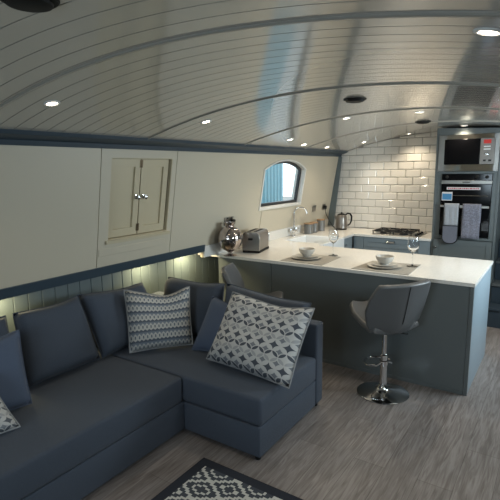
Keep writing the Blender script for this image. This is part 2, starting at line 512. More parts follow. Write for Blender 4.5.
# right window and hatch, out of view, added as light openings
for i, u in enumerate((1.85,)):
    ol = arch(u, vz(1.42), u+.9, vz(1.74), vz(1.84)); il = arch(u+.04, vz(1.46), u+.86, vz(1.72), vz(1.80))
    w2 = struct(slab('window_%d' % (i+2), ol, [il], -.06, -.02, WR, M['frame']))
    slab('window_pane', il, [], -.045, -.04, WR, M['pane'], w2)
w2 = struct(slab('window_3', rect(4.0, vz(1.08), 5.0, vz(1.9)), [rect(4.05, vz(1.13), 4.95, vz(1.85))], -.06, 0.01, WR, M['frame']))  # side hatch, unseen, added to light the bar end
slab('window_pane', rect(4.05, vz(1.13), 4.95, vz(1.85)), [], -.045, -.04, WR, M['pane'], w2)

# outside: quay ground and a teal corrugated shed seen through the window
b = BM(); box(b, (-40, -30, -1.0), (40, 40, -.9)); struct(finish('ground', b, M['ground'], origin=(0,0,0)))
b = BM()
yy = 3.0
while yy < 7.95:
    prism(b, [(-5.4, yy), (-4.62, yy), (-4.60, yy+.02), (-4.60, yy+.07), (-4.62, yy+.09), (-4.62, yy+.12), (-5.4, yy+.12)], 'z', -.9, 3.6); yy += .12
tag(finish('metal_shed', b, M['teal'], smooth=False), 'teal corrugated metal shed seen outside through the arched window', 'shed')

# ------------------------------------------------------------------ window shutters
t = thing('window_shutters', 'cream two-leaf window shutters with round chrome knobs set in the wall above the sofa', 'shutter', tuple(WL @ Vector((2.715, vz(1.262), -.03))))
slab('carcass', rect(2.375, vz(1.25), 3.055, vz(1.91)), [], -.20, -.185, WL, M['cream2'], t)
slab('surround', rect(2.375, vz(1.25), 3.055, vz(1.91)), [rect(2.39, vz(1.268), 3.04, vz(1.892))], -.19, -.001, WL, M['cream2'], t, bev=.0015)
slab('ledge', rect(2.36, vz(1.235), 3.07, vz(1.262)), [], .0005, .018, WL, M['cream2'], t, bev=.002)
for (u0, u1, uk) in ((2.392, 2.702, 2.675), (2.712, 3.02, 2.755)):
    d = slab('door', rect(u0, vz(1.272), u1, vz(1.888)), [rect(u0+.055, vz(1.335), u1-.055, vz(1.825))], -.045, -.022, WL, M['cream2'], t, bev=.0015)
    slab('panel', rect(u0+.05, vz(1.33), u1-.05, vz(1.83)), [], -.044, -.038, WL, M['cream2'], d)
    k = BM(); T = WL @ Tr((uk, vz(1.585), -.022))
    lathe(k, [(.019, 0), (.019, .003), (.008, .006), (.007, .018), (.017, .026), (.019, .034), (.012, .040), (0, .042)], 20, T)
    finish('knob', k, M['chrome'], d)
for v0 in (1.30, 1.82):
    h = BM(); box(h, (2.690, vz(v0), -.024), (2.722, vz(v0+.06), -.019), WL); tube(h, [(2.706, vz(v0), -.018), (2.706, vz(v0+.06), -.018)], .004, 8, T=WL)
    finish('hinge', h, M['brass'], t)

# ------------------------------------------------------------------ ceiling lights and vents
def ceil_T(x, y):
    # local -z points into the room, following the vault
    a = math.asin((x-CX)/RR)
    return Tr((x, y, zc(x))) @ Matrix.Rotation(a, 4, 'Y')
spots = [(-2.275,1.537,'above the near end of the sofa, left end of the ceiling'),(-2.275,2.81,'above the corner of the sofa'),(-2.489,4.484,'nearest of the row over the galley window wall'),
         (-2.60,5.02,'second in the row over the galley window wall'),(-2.624,5.714,'above the grey tins, third along the window wall'),(-2.332,6.263,'over the kettle, beside the tiled bulkhead'),
         (-1.694,4.084,'above the placemats, nearest the round vent'),(-1.772,6.396,'over the hob against the tiles'),(-1.098,4.238,'above the open end of the breakfast bar'),
         (-1.031,5.942,'right in front of the oven housing'),(-.214,1.511,'large and bright at the upper right edge')]
proto = None
for i, (x, y, w_) in enumerate(spots + [(-.14, 2.81, None), (-.14, 4.5, None), (-.6, .1, None), (-1.9,.1,None)]):  # the unlabelled last four are added out of view for light
    lab = 'small round recessed downlight ' + (w_ or 'added out of view for more light')
    if proto is None:
        proto = thing('ceiling_light', lab, 'light', (0,0,0), 'recessed downlights', local=True)
        b = BM(); lathe(b, [(.026, -.002), (.030, -.006), (.040, -.005), (.042, 0), (.042, .004), (.026, .004), (.026, -.002)], 28, cap=False); finish('bezel', b, M['white'], proto)
        b = BM(); lathe(b, [(0, -.0015), (.0262, -.0015), (.0262, .002), (0, .002)], 24); finish('diffuser', b, M['emit'], proto)
        r = proto
    else:
        r = copy_thing(proto, (0,0,0), label=lab)
    r.matrix_world = ceil_T(x, y)
    L = bpy.data.lights.new('downlight_beam', 'SPOT'); L.energy = 20 if y > 3.3 else 11; L.color = (1, .84, .62); L.spot_size = math.radians(125); L.spot_blend = .8; L.shadow_soft_size = .03
    lo = bpy.data.objects.new('downlight_beam', L); C.objects.link(lo); lo.matrix_world = ceil_T(x, y) @ Tr((0, 0, -.012)); lo.parent = None
for (x, y, w_) in ((-1.249, .80, 'cut by the top left corner of the picture'), (-1.25, 3.162, 'in the middle of the ceiling, nearer of the two'), (-1.289, 5.147, 'in the ceiling close to the oven housing')):
    t = thing('ceiling_vent', 'dark round ceiling vent ' + w_, 'vent', (0,0,0), 'round ceiling vents', local=True)
    b = BM(); lathe(b, [(0, -.030), (.055, -.030), (.078, -.024), (.082, -.016), (.060, -.013), (0, -.013)], 32); finish('cover', b, M['blackp'], t)
    b = BM(); lathe(b, [(.100, .003), (.104, -.003), (.098, -.010), (.075, -.008), (.066, .004)], 32, cap=False); finish('ring', b, M['blackp'], t)
    b = BM(); lathe(b, [(0, -.012), (.070, -.012), (.070, .003), (0, .003)], 28); finish('throat', b, M['iron'], t)
    t.matrix_world = ceil_T(x, y) @ Matrix.Scale(.76, 4)
# small lamps under the gunwale shelf
for i, (y, w_) in enumerate(((1.60, 'at the near end of the sofa'), (2.98, 'behind the zigzag cushion'), (3.55, 'beside the breakfast bar'))):
    b = BM(); box(b, (-3.17, y-.07, .974), (-3.11, y+.07, .985))
    tag(finish('shelf_lamp', b, M['lednight'], bev=.002), 'small warm lamp under the blue gunwale shelf ' + w_, 'lamp', 'lamps under the gunwale shelf')
    L = bpy.data.lights.new('shelf_glow', 'AREA'); L.shape = 'RECTANGLE'; L.size = .05; L.size_y = .14; L.energy = 3.6 if i < 2 else 5.5; L.color = (1, .82, .45)
    lo = bpy.data.objects.new('shelf_glow', L); C.objects.link(lo); lo.location = (-3.14, y, .970)

# ------------------------------------------------------------------ galley
CT = .92
XB = xl(CT)+.004          # cabin side at worktop height
XE = -.5118               # open end of the breakfast bar
YI, YI2 = 3.82, 4.87
def doorpanel(parent, name, lo, hi, m, axis='y', knob=None, handle=None):
    """shaker door facing -y (axis y): frame plus recessed panel"""
    b = BM(); x0, y0, z0 = lo; x1, y1, z1 = hi; f = .06
    if axis == 'y':
        box(b, (x0,y0,z0), (x0+f,y1,z1)); box(b, (x1-f,y0,z0), (x1,y1,z1)); box(b, (x0+f,y0,z0), (x1-f,y1,z0+f)); box(b, (x0+f,y0,z1-f), (x1-f,y1,z1))
        box(b, (x0+f, y0+.007, z0+f), (x1-f, y1, z1-f))
    return finish(name, b, m, parent, bev=.0015, smooth=False)
def cuphandle(parent, c, w=.09):
    b = BM(); x, y, z = c
    box(b, (x-w/2-.006, y-.004, z-.018), (x+w/2+.006, y, z+.018))
    n = 10; rs = []
    for i in range(n+1):
        a = PI*i/n/1.0; rs.append(i)
    for k in range(8):
        a0, a1 = PI/2*k/8, PI/2*(k+1)/8
        prism(b, [(y-.004-.022*math.sin(a0), z+.016*math.cos(a0)), (y-.004-.022*math.sin(a1), z+.016*math.cos(a1)-.0),
                  (y-.004-.019*math.sin(a1), z+.013*math.cos(a1)-.001), (y-.004-.019*math.sin(a0), z+.013*math.cos(a0)-.001)], 'x', x-w/2, x+w/2)
    tube(b, [(x-w/2, y-.024, z-.004), (x+w/2, y-.024, z-.004)], .004, 8)
    return finish('handle', b, M['chrome'], parent)

# breakfast bar body
bar = thing('breakfast_bar', 'dark grey panelled breakfast bar with an end panel coloured lighter as daylit under the long white worktop', 'kitchen island', ((HX+XE)/2, 4.34, 0))
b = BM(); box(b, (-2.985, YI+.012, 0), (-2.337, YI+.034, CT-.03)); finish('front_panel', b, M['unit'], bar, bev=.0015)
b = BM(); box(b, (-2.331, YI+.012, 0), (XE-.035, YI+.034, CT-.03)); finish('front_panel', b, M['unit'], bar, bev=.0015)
bx('corner_post', (XE-.033, YI+.004, 0), (XE-.005, YI+.034, CT-.03), M['unit'], bar)
bx('end_panel', (XE-.030, YI+.036, 0), (XE-.008, YI2-.03, CT-.03), M['unit_daylit'], bar)  # lighter colour carries the side light on this face
bx('rear_panel', (-2.36, YI2-.05, .0), (XE-.034, YI2-.03, CT-.03), M['kit'], bar)
bx('carcass', (-2.98, YI+.035, .05), (XE-.034, YI2-.052, CT-.032), M['kit'], bar)
bx('plinth', (-2.98, YI+.004, 0), (XE-.036, YI+.011, .03), M['unit'], bar)

# worktops: one continuous U-shaped slab
sinkx = (-2.884, -2.33); sinky = (5.001, 5.609)
b = BM()
z0, z1 = CT-.028, CT
box(b, (HX+.004, YI, z0), (XE, YI2, z1))
box(b, (XB, YI2, z0), (sinkx[0], YF-.02, z1)); box(b, (sinkx[0], YI2, z0), (sinkx[1], sinky[0], z1)); box(b, (sinkx[0], sinky[1], z0), (sinkx[1], YF-.02, z1))
box(b, (sinkx[1], 5.985, z0), (-1.335, YF-.002, z1))
wt = finish('worktop', b, M['quartz'], smooth=False)
tag(wt, 'long white speckled quartz worktop running round the galley and over the breakfast bar', 'worktop')
b = BM(); 
prism(b, [(XB-.002, CT+.001), (XB+.014, CT+.001), (xl(CT+.12)+.016, CT+.12), (xl(CT+.12)+.002, CT+.12)], 'y', 3.605, YF-.03)
tag(finish('upstand', b, M['quartz'], bev=.001), 'low white upstand along the cream cabin side behind the worktop', 'upstand')
slab_o = slab('splashback', rect(4.62, vz(CT+.122), 5.50, vz(1.31)), [], .0005, .006, WL, M['cream'], bev=.001)
tag(slab_o, 'thin cream splashback panel under the arched window', 'splashback')

# left run under the sink
un = thing('sink_cabinet', 'blue grey base cabinet carrying the white sink under the window', 'cabinet', (-2.65, 5.43, 0))
bx('carcass', (XB+.02, YI2+.002, .1), (-2.37, 5.985, .69), M['kit'], un)
b = BM(); box(b, (-2.369, YI2+.01, .1), (-2.349, 5.30, .66)); finish('door', b, M['kit'], un)
b = BM(); box(b, (-2.369, 5.306, .1), (-2.349, 5.66, .66)); d = finish('door', b, M['kit'], un)
b = BM(); box(b, (-2.369, 5.666, .1), (-2.349, 5.97, CT-.03)); d = finish('door', b, M['kit'], un)
k = BM(); lathe(k, [(.006, 0), (.006, .012), (.014, .018), (.014, .026), (0, .03)], 16, Tr((-2.349, 5.72, .80)) @ Matrix.Rotation(PI/2, 4, 'Y')); finish('knob', k, M['chrome'], d)
bx('side_filler', (XB+.02, 5.66, .69), (-2.37, 5.985, CT-.03), M['kit'], un)
# belfast sink
b = BM()
sx0, sx1, sy0, sy1 = -2.885, -2.315, 5.0, 5.61
zt, zb_ = CT-.004, .70
rings = []
for dx0, dx1, dy, z in ((0,0,0,zb_), (0,0,0,zt-.006), (.004,.004,.004,zt), (.026,.032,.026,zt), (.032,.038,.032,zt-.006), (.040,.046,.040,zb_+.05), (.070,.076,.070,zb_+.030)):
    rings.append([b.verts.new(p) for p in ((sx0+dx0, sy0+dy, z), (sx1-dx1, sy0+dy, z), (sx1-dx1, sy1-dy, z), (sx0+dx0, sy1-dy, z))])
for r0, r1 in zip(rings, rings[1:]):
    for k in range(4): b.faces.new((r0[k], r0[(k+1) % 4], r1[(k+1) % 4], r1[k]))
b.faces.new(rings[-1]); b.faces.new(rings[0][::-1])
t = thing('belfast_sink', 'white ceramic apron sink below the arched window', 'sink', (-2.6, 5.3, zb_))
finish('basin', b, M['sink'], t, bev=.003, seg=2)
b = BM(); lathe(b, [(0, 0), (.04, 0), (.045, .003), (.03, .005), (0, .004)], 20, Tr((-2.6, 5.3, zb_+.03))); finish('waste', b, M['chrome'], t)

# swan neck tap
tp = thing('kitchen_tap', 'tall chrome swan neck tap behind the sink', 'tap', (-2.945, 5.40, CT))
b = BM(); bx_, by_ = -2.935, 5.40
lathe(b, [(.028, 0), (.028, .006), (.018, .012), (.016, .05), (.022, .06), (.022, .075), (.012, .085), (.010, .12)], 20, Tr((bx_, by_, CT))); 
tube(b, [(bx_, by_-.075, CT+.066), (bx_, by_+.075, CT+.066)], .010, 12)
finish('body', b, M['chrome'], tp)
b = BM(); pts = [(bx_, by_, CT+.10), (bx_, by_, CT+.30)]
for k in range(1, 12):
    a = PI*.92*k/11; pts.append((bx_+.065*(1-math.cos(a)), by_+.055*(1-math.cos(a)), CT+.30+.075*math.sin(a)))
pts.append((pts[-1][0]+.002, pts[-1][1]+.002, pts[-1][2]-.03))
tube(b, pts, .0095, 12); finish('spout', b, M['chrome'], tp)
for s in (-1, 1):
    b = BM(); yy = by_+s*.075
    lathe(b, [(.014, .05), (.014, .085), (.009, .09), (.009, .10), (0, .10)], 14, Tr((bx_, yy, CT)))
    for a in range(4):
        tube(b, [(bx_, yy, CT+.095), (bx_+.028*math.cos(a*PI/2+.4), yy+.028*math.sin(a*PI/2+.4), CT+.097)], [.005, .007], 8)
    finish('cross_handle', b, M['chrome'], tp)

# far run: drawer units and hob
fu = thing('hob_cabinet', 'blue grey drawer cabinet under the gas hob', 'cabinet', (-1.84, 6.3, 0))
bx('carcass', (-2.345, 6.03, .1), (-1.34, YF-.02, CT-.03), M['kit'], fu)
d = doorpanel(fu, 'drawer', (-2.20, 6.008, .755), (-1.50, 6.029, CT-.035), M['kit']); cuphandle(d, (-1.835, 6.008, .835))
d = doorpanel(fu, 'drawer', (-2.20, 6.008, .43), (-1.50, 6.029, .748), M['kit']); cuphandle(d, (-1.835, 6.008, .64))
d = doorpanel(fu, 'drawer', (-2.20, 6.008, .11), (-1.50, 6.029, .423), M['kit']); cuphandle(d, (-1.835, 6.008, .32))
bx('filler', (-2.344, 6.010, .1), (-2.206, 6.029, CT-.035), M['kit'], fu); bx('filler', (-1.494, 6.010, .1), (-1.345, 6.029, CT-.035), M['kit'], fu)
bx('plinth', (-2.345, 6.08, 0), (-1.34, 6.10, .1), M['unit'], fu)
hb = thing('gas_hob', 'stainless gas hob with black pan supports set in the far worktop', 'hob', (-1.81, 6.29, CT))
hx0, hx1, hy0, hy1 = -2.12, -1.50, 6.06, 6.52
b = BM(); box(b, (hx0, hy0, CT+.0005), (hx1, hy1, CT+.008)); finish('tray', b, M['steel'], hb, bev=.003)
for gi, (gx, gy, r_) in enumerate(((-1.99, 6.17, .035), (-1.99, 6.40, .045), (-1.72, 6.17, .045), (-1.72, 6.40, .035))):
    b = BM(); lathe(b, [(r_+.012, 0), (r_+.010, .010), (r_, .012), (r_, .020), (r_-.01, .024), (0, .024)], 24, Tr((gx, gy, CT+.008))); finish('burner', b, M['iron'], hb)
for gx in (-1.99, -1.72):
    b = BM(); zt_ = CT+.048
    for yy in (6.09, 6.285, 6.49): box(b, (gx-.12, yy-.006, zt_-.012), (gx+.12, yy+.006, zt_))
    for xx in (-.12, .12): box(b, (gx+xx-.006, 6.09, zt_-.012), (gx+xx+.006, 6.49, zt_))
    for yy in (6.17, 6.40):
        box(b, (gx-.12, yy-.005, zt_-.010), (gx-.025, yy+.005, zt_+.004)); box(b, (gx+.025, yy-.005, zt_-.010), (gx+.12, yy+.005, zt_+.004))
        box(b, (gx-.005, yy-.085, zt_-.010), (gx+.005, yy-.025, zt_+.004)); box(b, (gx-.005, yy+.025, zt_-.010), (gx+.005, yy+.085, zt_+.004))
    for xx in (-.115, .115):
        for yy in (6.095, 6.485): box(b, (gx+xx-.006, yy-.006, CT+.008), (gx+xx+.006, yy+.006, zt_-.01))
    finish('pan_support', b, M['iron'], hb, bev=.0015, smooth=False)
for k_ in range(4):
    b = BM(); lathe(b, [(.019, 0), (.017, .018), (.012, .022), (0, .022)], 16, Tr((-1.545, 6.12+.095*k_, CT+.008))); finish('control_knob', b, M['blackp'], hb)

# oven housing
OX0, OX1, OY = -1.333, -.628, 6.005
oh = thing('oven_housing', 'tall blue grey cabinet housing the microwave and double oven', 'cabinet', ((OX0+OX1)/2, 6.3, 0))
def sidepanel(x0, x1):
    b = BM(); prism(b, [(x0, 0), (x1, 0), (x1, zc(x1)-.012), (x0, zc(x0)-.012)], 'y', OY, YF-.01); return finish('side_panel', b, M['unit'], oh, bev=.0015)
sidepanel(OX0, OX0+.026); sidepanel(OX1-.026, OX1)
b = BM(); prism(b, [(OX0+.027, 2.165), (OX1-.027, 2.165), (OX1-.027, zc(OX1)-.012), (OX0+.027, zc(OX0)-.012)], 'y', OY+.004, YF-.01); finish('top_panel', b, M['unit'], oh)
bx('shelf', (OX0+.027, OY+.004, 1.715), (OX1-.027, YF-.02, 1.742), M['unit'], oh)
bx('shelf', (OX0+.027, OY+.004, .935), (OX1-.027, YF-.02, .965), M['unit'], oh)
bx('back_panel', (OX0+.027, YF-.09, .97), (OX1-.027, YF-.02, 2.16), M['unit'], oh)
d = doorpanel(oh, 'door', (OX0+.03, OY-.018, .12), (OX1-.03, OY+.003, .930), M['unit'])
k = BM(); lathe(k, [(.006, 0), (.006, .012), (.015, .018), (.015, .026), (0, .03)], 16, Tr((OX0+.062, OY-.018, .83)) @ Matrix.Rotation(PI/2, 4, 'X')); finish('knob', k, M['chrome'], d)
bx('plinth', (OX0+.03, OY+.05, 0), (OX1-.03, OY+.07, .118), M['unit'], oh)
# filler strips either side of the oven
bx('filler', (OX0+.027, OY+.006, .966), (OX0+.085, OY+.02, 1.714), M['unit'], oh); bx('filler', (OX1-.075, OY+.006, .966), (OX1-.027, OY+.02, 1.714), M['unit'], oh)

mw = thing('microwave', 'built-in steel microwave with a black door at the top of the oven housing', 'microwave', (-.99, 6.3, 1.743))
MX0, MX1, MZ0, MZ1 = -1.303, -.657, 1.745, 2.162
b = BM(); y0 = OY-.012; y1 = OY+.02
box(b, (MX0, y0, MZ0), (-1.236, y1, MZ1)); box(b, (-1.236, y0, MZ0), (-.80, y1, 1.822)); box(b, (-1.236, y0, 2.115), (-.80, y1, MZ1)); box(b, (-.70, y0, MZ0), (MX1, y1, MZ1)); box(b, (-.80, y0, MZ0), (-.70, y1, 1.822)); box(b, (-.80, y0, 2.115), (-.70, y1, MZ1))
finish('trim_frame', b, M['steel'], mw, bev=.001)
bx('door', (-1.235, y0-.012, 1.824), (-.853, y0+.02, 2.113), M['black'], mw, bev=.004)
cp = bx('control_panel', (-.850, y0-.010, 1.824), (-.702, y0+.02, 2.113), M['kettle'], mw, bev=.002)
bx('display', (-.818, y0-.0125, 2.055), (-.742, y0-.0095, 2.097), M['red'], cp, bev=0)
b = BM(); lathe(b, [(.022, 0), (.020, .014), (.014, .017), (0, .017)], 20, Tr((-.785, y0-.010, 1.935)) @ Matrix.Rotation(PI/2, 4, 'X')); finish('dial', b, M['chrome'], cp)
for zz in (1.985, 2.015): bx('button_row', (-.815, y0-.0125, zz), (-.745, y0-.0095, zz+.012), M['white'], cp, bev=0)
for xx in (-.815, -.76): bx('button', (xx, y0-.0125, 1.855), (xx+.03, y0-.0095, 1.875), M['blackp'], cp, bev=0)
bx('body', (-1.27, OY+.03, 1.75), (-.70, YF-.12, 2.12), M['blackp'], mw)

ov = thing('double_oven', 'black glass double oven with steel strips, towels on its handle', 'oven', (-.97, 6.3, .966))
X0, X1 = -1.247, -.705
yf = OY-.016
bx('body', (X0+.01, OY+.022, .97), (X1-.01, YF-.12, 1.70), M['blackp'], ov)
cpn = bx('control_panel', (X0, yf+.004, 1.640), (X1, OY+.02, 1.712), M['black'], ov, bev=.002)
for xx in (-1.19, -.86, -.76):
    b = BM(); lathe(b, [(.020, 0), (.018, .020), (.012, .024), (0, .024)], 18, Tr((xx, yf+.004, 1.678)) @ Matrix.Rotation(PI/2, 4, 'X')); finish('control_knob', b, M['blackp'], cpn)
s1 = bx('steel_strip', (X0-.0, yf-.004, 1.598), (X1+.0, OY+.02, 1.639), M['steel'], ov, bev=.002)
bx('badge', (-1.015, yf-.0055, 1.613), (-.935, yf-.0035, 1.624), M['blackp'], s1, bev=0)
ud = bx('upper_door', (X0, yf, 1.372), (X1, OY+.02, 1.596), M['black'], ov, bev=.002)
b = BM(); tube(b, [(X0+.14, yf-.006, 1.462), (X1-.03, yf-.006, 1.462)], .004, 8); finish('upper_handle', b, M['steel'], ud)
st = bx('sticker', (-1.185, yf-.0020, 1.530), (-.818, yf-.0005, 1.560), M['stickw'], ud, bev=0)
b = BM(); xx = -1.172
while xx < -.835:
    w_ = random.choice((.010, .016, .022)); box(b, (xx, yf-.0032, 1.538), (xx+w_, yf-.0022, 1.552)); xx += w_+.007
finish('sticker_print', b, M['stickr'], st, smooth=False)
lb = bx('energy_label', (-1.236, yf-.0022, 1.400), (-1.118, yf-.0005, 1.502), M['stickw'], ud, bev=0)
bx('label_field', (-1.230, yf-.0032, 1.410), (-1.124, yf-.0024, 1.482), M['stickb'], lb, bev=0)
ld = bx('lower_door', (X0, yf, .985), (X1, OY+.02, 1.364), M['black'], ov, bev=.002)
b = BM(); box(b, (X0+.005, yf-.045, 1.322), (X1-.005, yf-.030, 1.350))
for xx in (X0+.02, X1-.04): box(b, (xx, yf-.031, 1.328), (xx+.018, yf-.0005, 1.344))
finish('handle', b, M['steel'], ld, bev=.002)

# cloths hanging on the oven handle
def cloth(name, x0, x1, zt, zb, m, parent=None, back=.20, wav=.004, th=.006):
    b = BM(); nx, rows = 10, []
    yF, yBk = yf-.052, yf-.022
    prof = [(yF, zb+(zt-zb)*i/8) for i in range(9)] + [(yF+.004, zt+.008), ((yF+yBk)/2, zt+.013), (yBk-.004, zt+.008)] + [(yBk, zt-back*i/4) for i in range(5)]
    for j, (y, z) in enumerate(prof):
        rows.append([b.verts.new((x0+(x1-x0)*i/nx, y - (wav*math.sin(i*1.7+z*9) if j < 9 and z < zt-.04 else 0), z)) for i in range(nx+1)])
    for r0, r1 in zip(rows, rows[1:]):
        for i in range(nx): b.faces.new((r0[i], r0[i+1], r1[i+1], r1[i]))
    o = finish(name, b, m, parent)
    s = o.modifiers.new('solid', 'SOLIDIFY'); s.thickness = th; s.offset = 1 if True else 0
    return o
tw_ = cloth('hand_towel', -.988, -.792, 1.352, .965, M['towel'])
tag(tw_, 'mauve grey towel hanging on the right of the lower oven handle', 'towel')
og = thing('oven_glove', 'pale quilted double oven glove with dark binding on the lower oven handle', 'oven glove', (-1.11, yf, .93))
cloth('glove_body', -1.190, -1.030, 1.352, 1.105, M['mitt'], og)
b = BM()
def rounded(x0, x1, z0, z1, r):
    P = [(x1, z1), (x0, z1)]
    for k in range(9): a = PI+PI/2*k/8; P.append((x0+r+r*math.cos(a), z0+r+r*math.sin(a)))
    for k in range(9): a = 1.5*PI+PI/2*k/8; P.append((x1-r+r*math.cos(a), z0+r+r*math.sin(a)))
    return P
prism(b, rounded(-1.192, -1.028, .895, 1.10, .07), 'y', yf-.066, yf-.050); finish('glove_pocket', b, M['mittp'], og, bev=.003)
b = BM(); pp = [(x, yf-.060, z) for x, z in rounded(-1.194, -1.026, .893, 1.105, .07)]
tube(b, pp, .007, 8, closed=True); tube(b, [(-1.194, yf-.056, 1.10), (-1.194, yf-.056, 1.35)], .004, 6); tube(b, [(-1.026, yf-.056, 1.10), (-1.026, yf-.056, 1.35)], .004, 6)
finish('binding', b, M['blackp'], og)

# stairs beyond the oven housing
st = thing('staircase', 'dark blue steps with slightly paler nosings right of the oven housing', 'stairs', (-.1, 6.1, 0))
for k_ in range(4):
    z0 = .23*k_; y0 = 5.72+.22*k_
    bx('riser', (-.622, y0, z0+.0005), (.44, YF-.01, z0+.200), M['stair'], st, bev=.002)
    bx('tread', (-.624, y0-.02, z0+.2005), (.44, YF-.01, z0+.229), M['stair' if k_ == 0 else 'tread'], st, bev=.004)

# ------------------------------------------------------------------ things on the worktop
def at_wall(z, off): return xl(z)+off
# glass globe vase
t = thing('mercury_vase', 'round mirrored glass vase on a short foot near the end of the worktop', 'vase', (-2.905, 3.94, CT))
vx = Tr((-2.835, 3.84, CT+.0005)) @ Matrix.Scale(1.32, 4)
b = BM(); prof = [(0, 0), (.052, 0), (.054, .004), (.020, .014), (.016, .026), (.030, .036)]
lathe(b, prof + [(.028, .040), (0, .040)], 32, vx); finish('foot', b, M['mercury'], t)
b = BM(); prof = [(.026, .034)]
for k in range(13):
    a = -PI/2+.30+(PI-.62)*k/12; prof.append((.100*math.cos(a), .135+.102*math.sin(a)))
prof += [(.038, .245), (.042, .262)]
inner = [(r_-.003, z_) for r_, z_ in reversed(prof[1:])] + [(0, .042)]
lathe(b, [(0, .036)]+prof+inner, 40, vx); finish('globe', b, M['mercury'], t)
# toaster
t = thing('toaster', 'squat taupe and chrome two-slot toaster beside the round vase', 'toaster', (-2.72, 4.60, CT))
T = Tr((-2.765, 4.225, CT)) @ Rz(math.radians(14)) @ Matrix.Scale(1.16, 4)
b = BM()
sec = [(-.080, .022), (.080, .022), (.086, .12), (.078, .172), (.055, .193), (-.055, .193), (-.078, .172), (-.086, .12)]
prism(b, sec, 'y', -.135, .135, T); finish('shell', b, M['kettle'], t, bev=.008, seg=3)
b = BM(); prism(b, [(x*1.02, (z-.1)*1.01+.1) for x, z in sec], 'y', -.148, -.128, T); finish('end_cap', b, M['steel'], t, bev=.006, seg=3)
b = BM(); prism(b, [(x*1.02, (z-.1)*1.01+.1) for x, z in sec], 'y', .128, .148, T); finish('end_cap', b, M['chrome'], t, bev=.006, seg=3)
b = BM(); box(b, (-.082, -.145, .001), (.082, .145, .024), T); finish('base', b, M['blackp'], t, bev=.003)
b = BM(); box(b, (-.045, -.11, .188), (-.015, .11, .1955), T); box(b, (.015, -.11, .188), (.045, .11, .1955), T); finish('slot', b, M['blackp'], t, smooth=False)
b = BM(); box(b, (-.02, -.166, .12), (.02, -.147, .138), T); finish('lever', b, M['blackp'], t, bev=.003)
# tins with wooden lids
for i, (x, y, r_, h_, lab) in enumerate(((-2.87, 5.70, .062, .13, 'wider grey storage tin with wooden lid, nearest the tap'), (-2.865, 5.845, .056, .13, 'grey storage tin with wooden lid between its two neighbours'), (-2.86, 6.06, .058, .150, 'taller grey storage tin standing nearest the kettle'))):
    t = thing('storage_tin', lab, 'tin', (x, y, CT), 'storage tins by the sink')
    T = Tr((x, y, CT+.0005))
    b = BM(); lathe(b, [(r_-.004, 0), (r_, .004), (r_, h_-.002), (r_-.003, h_)], 32, T); finish('body', b, M['can'], t)
    b = BM(); lathe(b, [(r_-.001, h_+.0005), (r_+.002, h_+.002), (r_+.002, h_+.012), (r_-.003, h_+.015), (0, h_+.015)], 32, T); finish('lid', b, M['wood'], t)
# kettle
t = thing('kettle', 'taupe kettle with a black handle in the corner by the tiles', 'kettle', (-2.64, 6.33, CT))
T = Tr((-2.66, 6.33, CT))
b = BM(); lathe(b, [(.075, .001), (.078, .004), (.078, .018), (0, .018)], 32, T); finish('power_base', b, M['blackp'], t)
b = BM(); lathe(b, [(.078, .019), (.086, .026), (.087, .06), (.078, .17), (.068, .205), (.060, .215)], 36, T); finish('body', b, M['kettle'], t)
b = BM(); lathe(b, [(.060, .2155), (.058, .222), (.030, .232), (.012, .235), (.012, .250), (0, .252)], 28, T); finish('lid', b, M['blackp'], t)
T2 = T @ Rz(math.radians(25))
b = BM(); tube(b, [(.055, 0, .212), (.085, 0, .235), (.120, 0, .228), (.142, 0, .19), (.140, 0, .13), (.120, 0, .08), (.088, 0, .06)], [.011, .012, .013, .013, .012, .010, .009], 12, T=T2); finish('handle', b, M['blackp'], t)
b = BM(); tube(b, [(-.070, 0, .165), (-.090, 0, .19), (-.102, 0, .205)], [.020, .014, .009], 12, T=T2); finish('spout', b, M['kettle'], t)
# sockets and plugs
def socket(u, z, lab, w=.15, h=.088):
    t = thing('wall_socket', lab, 'socket', tuple(WL @ Vector((u, vz(z), 0))), 'steel sockets on the cabin side')
    b = BM(); box(b, (u-w/2, vz(z)-h/2, .0065), (u+w/2, vz(z)+h/2, .014), WL); finish('plate', b, M['steel'], t, bev=.002)
    b = BM(); n = 2 if w > .1 else 1
    for k in range(n):
        uu = u+(k-(n-1)/2)*.07
        for du, dv in ((0, .012), (-.011, -.010), (.011, -.010)): box(b, (uu+du-.003, vz(z)+dv-.003, .0135), (uu+du+.003, vz(z)+dv+.004, .0147), WL)
        box(b, (uu-.006, vz(z)+.026, .0135), (uu+.006, vz(z)+.038, .017), WL)
    finish('inserts', b, M['blackp'], t, smooth=False)
def plug(u, z, lab):
    b = BM(); box(b, (u-.026, vz(z)-.026, .0149), (u+.026, vz(z)+.026, .048), WL); o = finish('plug', b, M['blackp'], bev=.008, seg=3); return tag(o, lab, 'plug', 'black plugs')
socket(3.97, 1.262, 'steel double socket above the round vase'); plug(4.02, 1.255, 'black plug in the socket above the round vase')
socket(6.02, 1.24, 'steel socket between the tap and the corner', .10, .088); socket(6.34, 1.24, 'steel socket nearest the corner strip, kettle plugged in', .10, .088); plug(6.34, 1.235, 'black plug of the kettle lead in the socket nearest the corner')
b = BM(); p0 = WL @ Vector((6.34, vz(1.21), .035))
pts = [p0, p0+Vector((.012, .0, -.06)), Vector((-2.86, 6.34, 1.04)), Vector((-2.82, 6.36, .97)), Vector((-2.78, 6.36, .930)), Vector((-2.745, 6.35, .927))]
tube(b, pts, .005, 8); tag(finish('kettle_lead', b, M['blackp']), 'black lead drooping from the corner socket to the kettle', 'cable')

